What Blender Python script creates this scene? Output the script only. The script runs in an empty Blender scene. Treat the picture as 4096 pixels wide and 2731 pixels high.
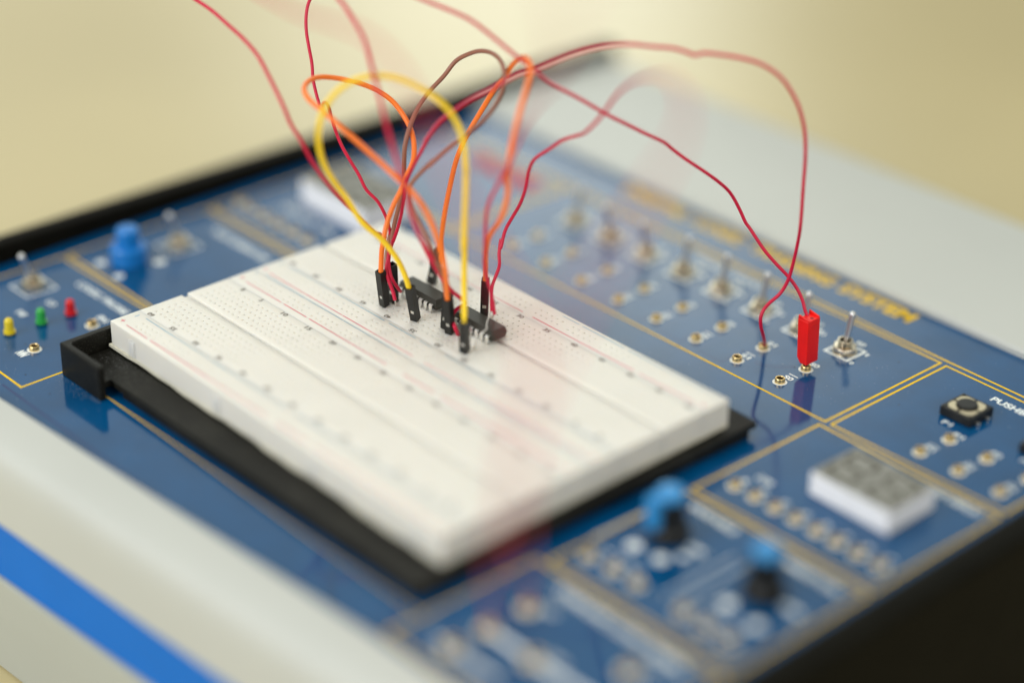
import bpy, bmesh, math, random
from mathutils import Vector, Matrix
S = 0.001                      # every dimension below is written in millimetres
PI = math.pi
rnd = random.Random(7)
scene = bpy.context.scene
COL = scene.collection

# ------------------------------------------------------------------ camera
cam_d = bpy.data.cameras.new('camera')
cam = bpy.data.objects.new('camera', cam_d)
COL.objects.link(cam)
scene.camera = cam
R = [[0.6704594, -0.365815, 0.6454949], [0.741746, 0.3102694, -0.5945971], [0.0172352, 0.8774464, 0.4793649]]
P = [463.217, -383.704, 335.025]
cam.matrix_world = Matrix(((R[0][0], R[0][1], R[0][2], P[0]*S), (R[1][0], R[1][1], R[1][2], P[1]*S), (R[2][0], R[2][1], R[2][2], P[2]*S), (0, 0, 0, 1)))
cam_d.sensor_width = 36
cam_d.lens = 76.84
cam_d.clip_start = 0.01
cam_d.clip_end = 30
cam_d.dof.use_dof = True
cam_d.dof.focus_distance = 0.711
cam_d.dof.aperture_fstop = 1.65

# ------------------------------------------------------------------ world and lamps
world = bpy.data.worlds.new('World')
scene.world = world
world.use_nodes = True
wn, wl = world.node_tree.nodes, world.node_tree.links
wn.clear()
wo = wn.new('ShaderNodeOutputWorld'); bg = wn.new('ShaderNodeBackground')
tc = wn.new('ShaderNodeTexCoord'); sep = wn.new('ShaderNodeSeparateXYZ')
wl.new(tc.outputs['Generated'], sep.inputs[0])
dot = wn.new('ShaderNodeVectorMath'); dot.operation = 'DOT_PRODUCT'
dot.inputs[1].default_value = (-0.80, 0.52, 0.30)
wl.new(tc.outputs['Generated'], dot.inputs[0])
rp = wn.new('ShaderNodeValToRGB')
rp.color_ramp.elements[0].position = 0.0; rp.color_ramp.elements[0].color = (0.54, 0.53, 0.50, 1)
rp.color_ramp.elements[1].position = 1.0; rp.color_ramp.elements[1].color = (0.86, 0.90, 0.82, 1)
e = rp.color_ramp.elements.new(0.50); e.color = (0.54, 0.54, 0.50, 1)
e = rp.color_ramp.elements.new(0.86); e.color = (0.52, 0.58, 0.54, 1)
mr = wn.new('ShaderNodeMapRange'); mr.inputs[1].default_value = -1; mr.inputs[2].default_value = 1
wl.new(dot.outputs['Value'], mr.inputs[0]); wl.new(mr.outputs[0], rp.inputs[0])
ns = wn.new('ShaderNodeTexNoise'); ns.inputs['Scale'].default_value = 2.2; ns.inputs['Detail'].default_value = 2
wl.new(tc.outputs['Generated'], ns.inputs['Vector'])
mr2 = wn.new('ShaderNodeMapRange'); mr2.inputs[1].default_value = 0.35; mr2.inputs[2].default_value = 0.65
mr2.inputs[3].default_value = 0.82; mr2.inputs[4].default_value = 1.12
wl.new(ns.outputs[0], mr2.inputs[0])
mul = wn.new('ShaderNodeVectorMath'); mul.operation = 'SCALE'
wl.new(rp.outputs[0], mul.inputs[0]); wl.new(mr2.outputs[0], mul.inputs['Scale'])
def lobe(d, lo, hi, v0, v1):
    dd = Vector(d).normalized(); a = wn.new('ShaderNodeVectorMath'); a.operation = 'DOT_PRODUCT'; a.inputs[1].default_value = dd
    wl.new(tc.outputs['Generated'], a.inputs[0]); b_ = wn.new('ShaderNodeMapRange'); b_.interpolation_type = 'SMOOTHSTEP'
    b_.inputs[1].default_value = lo; b_.inputs[2].default_value = hi; b_.inputs[3].default_value = v0; b_.inputs[4].default_value = v1
    wl.new(a.outputs['Value'], b_.inputs[0]); return b_
k1 = lobe((-0.645, 0.68, 0.335), 0.972, 0.999, 1.0, 3.6)       # a bright window far across the room
k2 = lobe((-0.545, 0.77, 0.33), 0.988, 0.9985, 1.0, 0.05)       # dark patch added beside it to dim the desk's reflection there
kk = wn.new('ShaderNodeMath'); kk.operation = 'MULTIPLY'; wl.new(k1.outputs[0], kk.inputs[0]); wl.new(k2.outputs[0], kk.inputs[1])
mul2 = wn.new('ShaderNodeVectorMath'); mul2.operation = 'SCALE'; wl.new(mul.outputs[0], mul2.inputs[0]); wl.new(kk.outputs[0], mul2.inputs['Scale'])
wl.new(mul2.outputs[0], bg.inputs[0]); bg.inputs[1].default_value = 1.0
wl.new(bg.outputs[0], wo.inputs[0])

def area(name, loc, target, sx, sy, power, col):
    d = bpy.data.lights.new(name, 'AREA'); d.shape = 'RECTANGLE'; d.size = sx; d.size_y = sy
    d.energy = power; d.color = col
    o = bpy.data.objects.new(name, d); COL.objects.link(o)
    o.location = Vector(loc); o.rotation_euler = (Vector(target) - Vector(loc)).to_track_quat('-Z', 'Y').to_euler()
    return o
area('window_light', (-0.25, -1.7, 0.95), (0, 0, 0), 1.5, 1.0, 27, (0.93, 0.96, 1.0))
area('ceiling_light', (-0.35, 0.1, 2.0), (0, 0, 0), 1.3, 0.06, 8, (1.0, 0.97, 0.88))
area('added_side_fill', (1.7, -0.2, 0.75), (0, 0, 0), 0.9, 0.7, 8, (1.0, 0.97, 0.90))  # unseen fill lamp added to brighten the breadboard's right side face
area('far_ceiling_light', (-0.9, 0.9, 1.9), (0, 0, 0), 1.3, 0.06, 4.5, (1.0, 0.97, 0.88))

scene.view_settings.view_transform = 'Standard'
scene.view_settings.look = 'None'
scene.view_settings.exposure = 0
scene.view_settings.gamma = 1
scene.view_settings.use_curve_mapping = False

# ------------------------------------------------------------------ materials
def mat(name, col, rough=0.5, metal=0.0, noise=0.0, nscale=300, spec=0.5, sss=0.0, coat=0.0, bump=0.0, ior=1.5, trans=0.0):
    m = bpy.data.materials.new(name); m.use_nodes = True
    n, l = m.node_tree.nodes, m.node_tree.links
    b = n['Principled BSDF']
    b.inputs['Base Color'].default_value = (*col, 1)
    b.inputs['Roughness'].default_value = rough
    b.inputs['Metallic'].default_value = metal
    b.inputs['IOR'].default_value = ior
    b.inputs['Specular IOR Level'].default_value = spec
    b.inputs['Coat Weight'].default_value = coat
    b.inputs['Transmission Weight'].default_value = trans
    if sss:
        b.inputs['Subsurface Weight'].default_value = sss
        b.inputs['Subsurface Radius'].default_value = (1.0, 0.9, 0.75)
        b.inputs['Subsurface Scale'].default_value = 0.0022
    if noise or bump:
        t = n.new('ShaderNodeTexCoord'); x = n.new('ShaderNodeTexNoise')
        x.inputs['Scale'].default_value = nscale; x.inputs['Detail'].default_value = 5
        l.new(t.outputs['Object'], x.inputs['Vector'])
        if noise:
            r = n.new('ShaderNodeMapRange'); r.inputs[1].default_value = 0.3; r.inputs[2].default_value = 0.7
            r.inputs[3].default_value = 1 - noise; r.inputs[4].default_value = 1 + noise
            l.new(x.outputs[0], r.inputs[0])
            v = n.new('ShaderNodeVectorMath'); v.operation = 'SCALE'; v.inputs[0].default_value = col
            l.new(r.outputs[0], v.inputs['Scale']); l.new(v.outputs[0], b.inputs['Base Color'])
        if bump:
            bp_ = n.new('ShaderNodeBump'); bp_.inputs['Strength'].default_value = bump; bp_.inputs['Distance'].default_value = 0.0001
            l.new(x.outputs[0], bp_.inputs['Height']); l.new(bp_.outputs[0], b.inputs['Normal'])
    return m

def dusty(m, col, scale, lo, hi, gate_scale=18, gate=(0.5, 0.7), amount=1.0):
    """dust specks lying on a surface"""
    n, l = m.node_tree.nodes, m.node_tree.links
    b = n['Principled BSDF']
    t = n.new('ShaderNodeTexCoord'); v = n.new('ShaderNodeTexVoronoi'); v.inputs['Scale'].default_value = scale
    l.new(t.outputs['Object'], v.inputs['Vector'])
    r = n.new('ShaderNodeMapRange'); r.inputs[1].default_value = lo; r.inputs[2].default_value = hi
    r.inputs[3].default_value = 1; r.inputs[4].default_value = 0
    l.new(v.outputs['Distance'], r.inputs[0])
    g = n.new('ShaderNodeTexNoise'); g.inputs['Scale'].default_value = gate_scale; g.inputs['Detail'].default_value = 6
    l.new(t.outputs['Object'], g.inputs['Vector'])
    gr = n.new('ShaderNodeMapRange'); gr.inputs[1].default_value = gate[0]; gr.inputs[2].default_value = gate[1]
    gr.inputs[4].default_value = amount
    l.new(g.outputs[0], gr.inputs[0])
    k = n.new('ShaderNodeMath'); k.operation = 'MULTIPLY'
    l.new(r.outputs[0], k.inputs[0]); l.new(gr.outputs[0], k.inputs[1])
    d = n.new('ShaderNodeBsdfDiffuse'); d.inputs[0].default_value = (*col, 1)
    mx = n.new('ShaderNodeMixShader')
    l.new(k.outputs[0], mx.inputs[0]); l.new(b.outputs[0], mx.inputs[1]); l.new(d.outputs[0], mx.inputs[2])
    out = [x for x in n if x.type == 'OUTPUT_MATERIAL'][0]
    l.new(mx.outputs[0], out.inputs[0])
    return m

M = {}
M['desk'] = mat('desk_laminate', (0.565, 0.475, 0.255), 0.17, noise=0.05, nscale=7, spec=0.5)
M['pcb'] = dusty(mat('blue_solder_mask', (0.0002, 0.060, 0.170), 0.07, noise=0.12, nscale=60, bump=0.02), (0.5, 0.55, 0.6), 620, 0.03, 0.11, 40, (0.48, 0.66), 0.85)
def smudge(m, lo, hi, scale):
    n, l = m.node_tree.nodes, m.node_tree.links
    t = n.new('ShaderNodeTexCoord'); x = n.new('ShaderNodeTexNoise'); x.inputs['Scale'].default_value = scale; x.inputs['Detail'].default_value = 8; x.inputs['Roughness'].default_value = 0.65
    l.new(t.outputs['Object'], x.inputs['Vector']); g = n.new('ShaderNodeMapRange'); g.inputs[1].default_value = 0.4; g.inputs[2].default_value = 0.68
    g.inputs[3].default_value = lo; g.inputs[4].default_value = hi
    l.new(x.outputs[0], g.inputs[0]); l.new(g.outputs[0], n['Principled BSDF'].inputs['Roughness'])
smudge(M['pcb'], 0.06, 0.16, 22)
M['trace'] = mat('trace_under_mask', (0.002, 0.022, 0.115), 0.10)
M['silk_white'] = mat('white_silkscreen', (0.80, 0.84, 0.82), 0.45, noise=0.06, nscale=900)
M['silk_yellow'] = mat('yellow_silkscreen', (0.84, 0.53, 0.004), 0.6, noise=0.10, nscale=700, spec=0.15)
M['silk_red'] = mat('red_silkscreen', (0.52, 0.018, 0.025), 0.55)
M['bb'] = mat('white_breadboard_plastic', (0.74, 0.715, 0.645), 0.50, noise=0.018, nscale=45, sss=0.7, spec=0.35)
M['foam'] = mat('adhesive_foam', (0.66, 0.63, 0.50), 0.8, noise=0.12, nscale=500)
M['ink_dark'] = mat('grey_print', (0.17, 0.145, 0.11), 0.6)
M['ink_red'] = mat('red_print', (0.66, 0.045, 0.10), 0.6, noise=0.2, nscale=900)
M['ink_blue'] = mat('blue_print', (0.08, 0.33, 0.52), 0.6, noise=0.25, nscale=900)
M['case'] = mat('grey_case_plastic', (0.505, 0.515, 0.475), 0.42, noise=0.02, nscale=20, bump=0.05)
M['case_low'] = mat('grey_lower_shell_plastic', (0.42, 0.435, 0.385), 0.45, noise=0.02, nscale=20)
M['stripe'] = mat('blue_stripe_plastic', (0.003, 0.15, 0.56), 0.5, noise=0.03, nscale=40, spec=0.2)
M['rubber'] = mat('black_frame_plastic', (0.0065, 0.0062, 0.0045), 0.42, noise=0.15, nscale=90, spec=0.03)
M['tray'] = dusty(mat('black_tray_plastic', (0.008, 0.0075, 0.0055), 0.45, noise=0.2, nscale=120, bump=0.3, spec=0.2), (0.26, 0.25, 0.20), 1700, 0.05, 0.32, 45, (0.45, 0.66), 0.6)
M['black'] = mat('black_moulded_plastic', (0.010, 0.010, 0.009), 0.36, noise=0.2, nscale=400, spec=0.35)
M['ic'] = mat('black_chip_epoxy', (0.028, 0.026, 0.018), 0.48, noise=0.12, nscale=1500, bump=0.25)
M['chrome'] = mat('nickel_plated_metal', (0.62, 0.58, 0.53), 0.16, 1.0)
M['lever'] = mat('brushed_steel', (0.78, 0.77, 0.76), 0.28, 1.0)
M['nut'] = mat('warm_nickel', (0.66, 0.58, 0.45), 0.17, 1.0)
M['brass'] = mat('brass_socket', (0.80, 0.58, 0.26), 0.24, 1.0, noise=0.15, nscale=900)
M['dark'] = mat('dark_hole', (0.008, 0.007, 0.005), 0.8)
M['tin'] = mat('tinned_metal', (0.80, 0.78, 0.74), 0.30, 1.0)
M['pin'] = mat('chip_pin_metal', (0.86, 0.85, 0.80), 0.34, 0.85)
M['w_red'] = mat('crimson_insulation', (0.56, 0.004, 0.042), 0.32, spec=0.4, noise=0.06, nscale=200)
M['w_orange'] = mat('orange_insulation', (0.95, 0.20, 0.016), 0.36, noise=0.04, nscale=200)
M['w_yellow'] = mat('yellow_insulation', (0.93, 0.64, 0.012), 0.38, noise=0.04, nscale=200)
M['w_brown'] = mat('brown_insulation', (0.29, 0.115, 0.07), 0.36, noise=0.05, nscale=200)
M['plug'] = mat('red_plug_plastic', (0.84, 0.007, 0.004), 0.40, sss=0.05, noise=0.06, nscale=250, bump=0.12)
M['disp_side'] = mat('white_display_body', (0.93, 0.93, 0.94), 0.38)
M['disp_face'] = mat('grey_display_face', (0.24, 0.24, 0.21), 0.6)
M['seg'] = mat('display_segment', (0.04, 0.033, 0.018), 0.6)
M['tact_metal'] = mat('tarnished_metal_plate', (0.60, 0.53, 0.36), 0.42, 0.5)
M['knob_blue'] = mat('blue_knob_plastic', (0.03, 0.26, 0.58), 0.35)
M['trim_blue'] = mat('bright_blue_plastic', (0.004, 0.17, 0.52), 0.30)
M['led_y'] = mat('yellow_led_resin', (0.80, 0.62, 0.01), 0.14, spec=0.6, trans=0.15)
M['led_g'] = mat('green_led_resin', (0.03, 0.42, 0.07), 0.14, spec=0.6, trans=0.15)
M['led_r'] = mat('red_led_resin', (0.72, 0.008, 0.010), 0.14, spec=0.6, trans=0.15)

# ------------------------------------------------------------------ helpers
def tag(o, label=None, cat=None, group=None, kind=None):
    if label: o['label'] = label
    if cat: o['category'] = cat
    if group: o['group'] = group
    if kind: o['kind'] = kind
    return o
def empty(name, loc, parent=None):
    o = bpy.data.objects.new(name, None); COL.objects.link(o)
    o.empty_display_size = 0.01
    if parent: o.parent = parent
    o.location = Vector(loc) * S
    return o
class MB:
    """collects faces (mm) and links them as one mesh object"""
    def __init__(s): s.v = []; s.f = []; s.mi = []; s.cur = 0
    def add(s, vs, fs):
        k = len(s.v); s.v += [tuple(x) for x in vs]
        s.f += [tuple(i + k for i in f) for f in fs]; s.mi += [s.cur] * len(fs); return s
    def box(s, x0, x1, y0, y1, z0, z1):
        return s.add([(x0,y0,z0),(x1,y0,z0),(x1,y1,z0),(x0,y1,z0),(x0,y0,z1),(x1,y0,z1),(x1,y1,z1),(x0,y1,z1)],
                     [(0,3,2,1),(4,5,6,7),(0,1,5,4),(1,2,6,5),(2,3,7,6),(3,0,4,7)])
    def quad(s, x0, x1, y0, y1, z):
        return s.add([(x0,y0,z),(x1,y0,z),(x1,y1,z),(x0,y1,z)], [(0,1,2,3)])
    def lathe(s, prof, c=(0,0,0), n=32, cap=(True, True), phase=0.0):
        k = len(s.v); vs = []
        for r, z in prof:
            for i in range(n):
                a = 2*PI*i/n + phase; vs.append((c[0]+r*math.cos(a), c[1]+r*math.sin(a), c[2]+z))
        fs = []
        for j in range(len(prof)-1):
            for i in range(n):
                fs.append((j*n+i, j*n+(i+1) % n, (j+1)*n+(i+1) % n, (j+1)*n+i))
        if cap[0]: fs.append(tuple(reversed(range(n))))
        if cap[1]: fs.append(tuple((len(prof)-1)*n+i for i in range(n)))
        return s.add(vs, fs)
    def extrude_x(s, prof, x0, x1):
        n = len(prof)
        vs = [(x0, y, z) for y, z in prof] + [(x1, y, z) for y, z in prof]
        fs = [(i, (i+1) % n, n+(i+1) % n, n+i) for i in range(n)] + [tuple(reversed(range(n))), tuple(range(n, 2*n))]
        return s.add(vs, fs)
    def build(s, name, m, parent=None, loc=(0,0,0), smooth=None, bevel=0.0, seg=2):
        me = bpy.data.meshes.new(name)
        me.from_pydata([(a*S, b*S, c*S) for a, b, c in s.v], [], s.f)
        for x in (m if isinstance(m, (list, tuple)) else [m]): me.materials.append(x)
        if max(s.mi, default=0): me.polygons.foreach_set('material_index', s.mi)
        bm = bmesh.new(); bm.from_mesh(me); bmesh.ops.recalc_face_normals(bm, faces=bm.faces)
        if bevel:
            es = [e for e in bm.edges if len(e.link_faces) == 2 and e.calc_face_angle(0) > 0.6]
            bmesh.ops.bevel(bm, geom=es, offset=bevel*S, segments=seg, affect='EDGES', profile=0.6, clamp_overlap=True)
        bm.to_mesh(me); bm.free()
        if smooth is not None:
            me.polygons.foreach_set('use_smooth', [True]*len(me.polygons))
            me.set_sharp_from_angle(angle=math.radians(smooth))
        o = bpy.data.objects.new(name, me); COL.objects.link(o)
        if parent: o.parent = parent
        o.location = Vector(loc) * S
        return o
def prism(poly, z0, z1):
    b = MB(); n = len(poly)
    return b.add([(x, y, z0) for x, y in poly] + [(x, y, z1) for x, y in poly],
                 [(i, (i+1) % n, n+(i+1) % n, n+i) for i in range(n)] + [tuple(reversed(range(n))), tuple(range(n, 2*n))])

def catmull(pts, k=8):
    P_ = [Vector(p) for p in pts]; out = []
    P_ = [2*P_[0]-P_[1]] + P_ + [2*P_[-1]-P_[-2]]
    for i in range(1, len(P_)-2):
        p0, p1, p2, p3 = P_[i-1:i+3]
        def tj(t, a, b): return t + max((b-a).length, 1e-4)**0.5
        t0 = 0; t1 = tj(t0, p0, p1); t2 = tj(t1, p1, p2); t3 = tj(t2, p2, p3)
        for j in range(k):
            t = t1 + (t2-t1)*j/k
            A1 = (t1-t)/(t1-t0)*p0 + (t-t0)/(t1-t0)*p1
            A2 = (t2-t)/(t2-t1)*p1 + (t-t1)/(t2-t1)*p2
            A3 = (t3-t)/(t3-t2)*p2 + (t-t2)/(t3-t2)*p3
            B1 = (t2-t)/(t2-t0)*A1 + (t-t0)/(t2-t0)*A2
            B2 = (t3-t)/(t3-t1)*A2 + (t-t1)/(t3-t1)*A3
            out.append((t2-t)/(t2-t1)*B1 + (t-t1)/(t2-t1)*B2)
    out.append(P_[-2]); return out
def tube(pts, r, n=14, k=8, smooth_it=2):
    c = catmull(pts, k)
    for _ in range(smooth_it):
        c = [c[0]] + [(c[i-1]+2*c[i]+c[i+1])/4 for i in range(1, len(c)-1)] + [c[-1]]
    b = MB(); vs = []
    t = (c[1]-c[0]).normalized(); nrm = t.orthogonal().normalized()
    for i, p in enumerate(c):
        t = (c[min(i+1, len(c)-1)]-c[max(i-1, 0)]).normalized()
        nrm = (nrm - t*nrm.dot(t)).normalized(); bn = t.cross(nrm)
        for j in range(n):
            a = 2*PI*j/n; vs.append(p + (nrm*math.cos(a)+bn*math.sin(a))*r)
    fs = [(i*n+j, i*n+(j+1) % n, (i+1)*n+(j+1) % n, (i+1)*n+j) for i in range(len(c)-1) for j in range(n)]
    fs += [tuple(reversed(range(n))), tuple((len(c)-1)*n+j for j in range(n))]
    return b.add(vs, fs)

def text_mb(txt, h, cx, cy, z, width=None, rot=0.0, bold=0.0, align='CENTER', shear=0.0, mb=None):
    """lettering as flat polygons; h = cap height, width = exact run length if given"""
    cu = bpy.data.curves.new('t', 'FONT'); cu.body = txt; cu.size = 1.0; cu.offset = bold; cu.shear = shear
    cu.resolution_u = 3
    o = bpy.data.objects.new('t', cu); COL.objects.link(o)
    dg = bpy.context.evaluated_depsgraph_get()
    me = bpy.data.meshes.new_from_object(o.evaluated_get(dg))
    vs = [v.co.copy() for v in me.vertices]; fs = [tuple(p.vertices) for p in me.polygons]
    bpy.data.objects.remove(o); bpy.data.curves.remove(cu); bpy.data.meshes.remove(me)
    if not vs: return mb or MB()
    x0 = min(v.x for v in vs); x1 = max(v.x for v in vs); y0 = min(v.y for v in vs); y1 = max(v.y for v in vs)
    sy = h/(y1-y0); sx = (width/(x1-x0)) if width else sy
    ox = (x0+x1)/2 if align == 'CENTER' else x0
    ca, sa = math.cos(rot), math.sin(rot); out = []
    for v in vs:
        a = (v.x-ox)*sx; b_ = (v.y-(y0+y1)/2)*sy
        out.append((cx+a*ca-b_*sa, cy+a*sa+b_*ca, z))
    mb = mb or MB(); mb.add(out, fs); return mb

def copy_tree(o, parent=None):
    c = o.copy(); COL.objects.link(c)
    if parent: c.parent = parent
    for ch in [x for x in list(COL.objects) if x.parent == o]: copy_tree(ch, c)
    return c

Z = -16.0     # top face of the circuit board; z = 0 is the top face of the breadboard

# ------------------------------------------------------------------ desk
desk = MB().box(-2400, 1800, -1600, 2600, -130, -99.6).build('desk_top', M['desk'], bevel=1.5)
tag(desk, kind='structure', label='beige laminate desk top under and behind the training unit')

# ------------------------------------------------------------------ trainer: case
trainer = empty('electronics_trainer', (0, 60, -99.6))
tag(trainer, 'blue circuit board training unit in a grey case with black sides and blue stripe', 'electronics trainer')
class Child:                      # parts are placed in scene millimetres, then parented
    pass
def tpart(o):
    o.parent = trainer
    o.location = o.location - trainer.location
    return o
def skew(mb, a=math.radians(3.4), px_=-60.0, py_=-118.0):
    c_, s_ = math.cos(a), math.sin(a)
    mb.v = [(px_+(x-px_)*c_-(y-py_)*s_, py_+(x-px_)*s_+(y-py_)*c_, z) for x, y, z in mb.v]; return mb
prof = [(-97.8, -16.3), (-97.8, -13.9), (-98.7, -13.05), (-105, -13.0), (-112.2, -13.1), (-114.4, -13.9), (-116.2, -15.6), (-117.4, -18.2), (-118.0, -22.5), (-118.2, -27), (-118.4, -39.4), (-117.6, -39.6), (-112, -39.6), (-112, -20), (-104, -18.5)]
b = tpart(skew(MB().extrude_x(prof, -176.0, 170.9)).build('front_bezel', M['case'], smooth=35))
prof = [(-117.5, -39.6), (-117.4, -61.0), (-112.0, -61.0), (-112.0, -39.6)]
tpart(skew(MB().extrude_x(prof, -176.2, 170.9)).build('blue_stripe', M['stripe']))
prof = [(-112.0, -61.1), (-118.7, -61.1), (-119.0, -61.6), (-119.0, -76.2), (-118.3, -77.2), (-118.1, -98.6), (-117.2, -99.5), (-112.0, -99.5)]
tpart(skew(MB().extrude_x(prof, -176.0, 170.9)).build('lower_shell', M['case_low'], smooth=30))
prof = [(173.5, -16.3), (173.5, -14.2), (174.4, -13.1), (176, -13.0), (250, -12.6), (253.5, -13.6), (255.4, -16.5), (256, -22), (256.3, -99.5), (249, -99.5), (249, -20), (180, -18)]
o = tpart(MB().extrude_x(prof, -168.1, 170.9).build('rear_bezel', M['case'], smooth=35)); o['label'] = 'wide grey rear bezel'
for x0, x1, y0 in ((-176.0, -168.2, -112.0), (171.0, 181.5, -121.0)):
    b = MB(); b.box(x0, x1, y0 if x0 > 0 else -97.7, 257.5, -99.5, -8.0)
    tpart(b.build('side_frame', M['rubber'], bevel=1.6, seg=3, smooth=40))
# circuit board
b = MB().box(-168.1, 170.9, -104.0, 174.5, -17.7, Z)
pcb = tpart(b.build('circuit_board', M['pcb']))
def on_pcb(o):
    o.parent = pcb; o.location = (0, 0, 0); return o
# yellow frames
yl = MB(); zl = Z + 0.035
def hline(x0, x1, y, w=0.8, mb=yl, z=zl): mb.quad(x0, x1, y-w/2, y+w/2, z)
def vline(x, y0, y1, w=0.8, mb=yl, z=zl): mb.quad(x-w/2, x+w/2, y0, y1, z)
def frame(x0, x1, y0, y1, w=0.8):
    hline(x0-w/2, x1+w/2, y0, w); hline(x0-w/2, x1+w/2, y1, w); vline(x0, y0+w/2, y1-w/2, w); vline(x1, y0+w/2, y1-w/2, w)
frame(-86.5, 93.5, 91.8, 150.2)
hline(-160, 164, 152.7)
frame(96.0, 163.0, 91.9, 149.9)
frame(93.5, 163.0, 31.6, 89.0)
frame(93.5, 163.0, -26.6, 29.0)
frame(90.0, 163.0, -83.5, -29.2)
frame(-160.5, -88.5, -88.7, -28.6)
frame(-160.5, -88.5, -26.2, 33.6)
frame(-160.5, -88.5, 36.1, 91.8)
frame(-160.5, -89.0, 94.3, 150.2)
hline(-85.5, 88.0, -71.2, 0.5)
on_pcb(yl.build('yellow_frame_lines', M['silk_yellow']))
# yellow title
tb = MB()
for w_, x0, x1 in (('DIGITAL', -71, -39.5), ('/', -37.6, -34.8), ('LOGIC', -32.6, -10.6), ('TRAINING', -6.3, 32.4), ('SYSTEM', 36.2, 68.2)):
    text_mb(w_, 7.4, (x0+x1)/2, 167.6, zl, width=x1-x0, bold=0.036, mb=tb)
on_pcb(tb.build('title_lettering', M['silk_yellow']))
tb = MB(); text_mb('TRAINER', 10, -114, 141.5, zl+0.05, width=40, bold=0.05, mb=tb)
on_pcb(tb.build('red_lettering', M['silk_red']))
# white lettering and symbols
wt = MB()
def T(txt, x, y, h=2.0, width=None, bold=0.03, rot=0.0, mb=None): text_mb(txt, h, x, y, zl+0.01, width=width, bold=bold, mb=wt if mb is None else mb, rot=rot)
SWX = [67.6, 48.7, 29.9, 11.2, -7.3, -25.9, -44.4, -62.6]
for k, x in enumerate(SWX):
    lt = MB()
    T('S%d' % k, x-0.1, 103.9, 2.3, 3.6, 0.042, mb=lt); hline(x-2.0, x+1.8, 106.3, 0.5, lt)
    T('S%d' % k, x-0.1, 116.9, 2.3, 3.6, 0.042, mb=lt)
    T('S%d' % k, x+0.3, 140.0, 2.3, 3.6, 0.042, mb=lt)
    T('1', x+6.6, 135.6, 1.9, 0.9, 0.03, mb=lt); T('0', x+6.7, 127.4, 1.9, 1.5, 0.03, mb=lt)
    on_pcb(lt.build('switch_lettering', M['silk_white']))
    a = 4.75; cy = 132.1; w = 1.0
    so = MB()
    for q in (-1, 1):
        hline(x-a-w/2, x+a+w/2, cy+q*a, w, so); vline(x+q*a, cy-a+w/2, cy+a-w/2, w, so)
    on_pcb(so.build('switch_outline', M['silk_white']))
T('TOGGLE', -5.5, 145.0, 3.0, 16.5); T('SWITCH', 12.3, 145.0, 3.0, 14.5)
T('PUSHBUTTON', 133.5, 144.2, 3.2, 29, 0.035)
T('P1', 119.4, 120.5, 2.2, 3.6); T('P2', 149.6, 120.5, 2.2, 3.6)
for x, q in ((126.3, 'P1'), (140.9, 'P2'), (156.5, 'P3')):
    T(q, x+0.4, 116.9, 2.2, 3.8); T(q, x-0.9, 104.1, 2.2, 3.8); hline(x-2.8, x+1.0, 106.4, 0.42, wt)
T('DIGIT DISPLAY', 149, 85.8, 3.2, 20, 0.035)
for i, x in enumerate((101.0, 109.0, 117.0, 125.0, 133.0, 140.6, 148.5, 156.6)): T('abcdefgp'[i], x, 46.6, 2.2, 2.2, 0.03)
T('COM', 104.5, 51.4, 2.6, 6)
T('VARIABLE', 108.5, 24.4, 3.0, 19, 0.04); T('RESISTOR', 147.5, 23.9, 3.0, 20, 0.04)
T('10K', 117.3, 8.7, 2.6, 6.5, 0.05); T('100K', 154.6, 7.4, 2.6, 7.5, 0.05)
for x in (126.2, 131.4): vline(x, -14.5, 15.0, 0.45, wt)
for x in (92.6,): vline(x, -9, 12, 0.45, wt)
for px in (106.6, 144.2):
    hline(px-8, px+8, -11.4, 0.5, wt); vline(px-8, -14, -11.4, 0.5, wt); vline(px, -14, -11.4, 0.5, wt); vline(px+8, -14, -11.4, 0.5, wt)
T('POWER SUPPLY OUTPUT TERMINAL', 130, -34.5, 3.4, 50, 0.05)
hline(106.5, 160, -61.9, 2.2, wt)
hline(100, 124.6, -74.8, 1.6, wt)
T('+5V', 110.6, -43.4, 2.6, 6); T('GND', 128.8, -58.0, 2.6, 6); T('+12V', 149.0, -42.4, 2.6, 7)
T('LOGIC PROBE', -123.9, -35.3, 3.0, 30, 0.035)
T('PULSE GENERATOR', -127.1, 25.4, 3.2, 33, 0.035)
T('CLOCK 1Hz', -128, 57.3, 3.0, 30, 0.035)
T('HI', -132.2, -62.3, 2.6, 4.2, 0.04); T('LO', -132.0, -50.7, 2.6, 4.2, 0.04); T('OP', -133.2, -73.9, 2.6, 4.2, 0.04); T('IN', -110.9, -43.6, 2.6, 5, 0.04)
for px, py, rr in ((-147.4, -21.0, 1.9), (-134.4, -21.9, 1.9), (-134.6, -4.6, 2.2), (103.6, -3.4, 2.4), (113.3, -2.5, 2.4), (116.6, 3.2, 1.6), (140.6, -4.0, 2.4), (152.8, -5.6, 2.4)):
    on_pcb(MB().lathe([(rr, 0.0)], (px, py, zl+0.01), 20, (False, True)).build('white_pad', M['silk_white']))
a = 5.8
for sx_, sy_ in ((-146.6, -48.9), (-141.0, 8.0)):
    so = MB()
    for q in (-1, 1):
        hline(sx_-a-0.3, sx_+a+0.3, sy_+q*a, 0.65, so); vline(sx_+q*a, sy_-a+0.33, sy_+a-0.33, 0.65, so)
    on_pcb(so.build('switch_outline', M['silk_white']))
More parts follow.
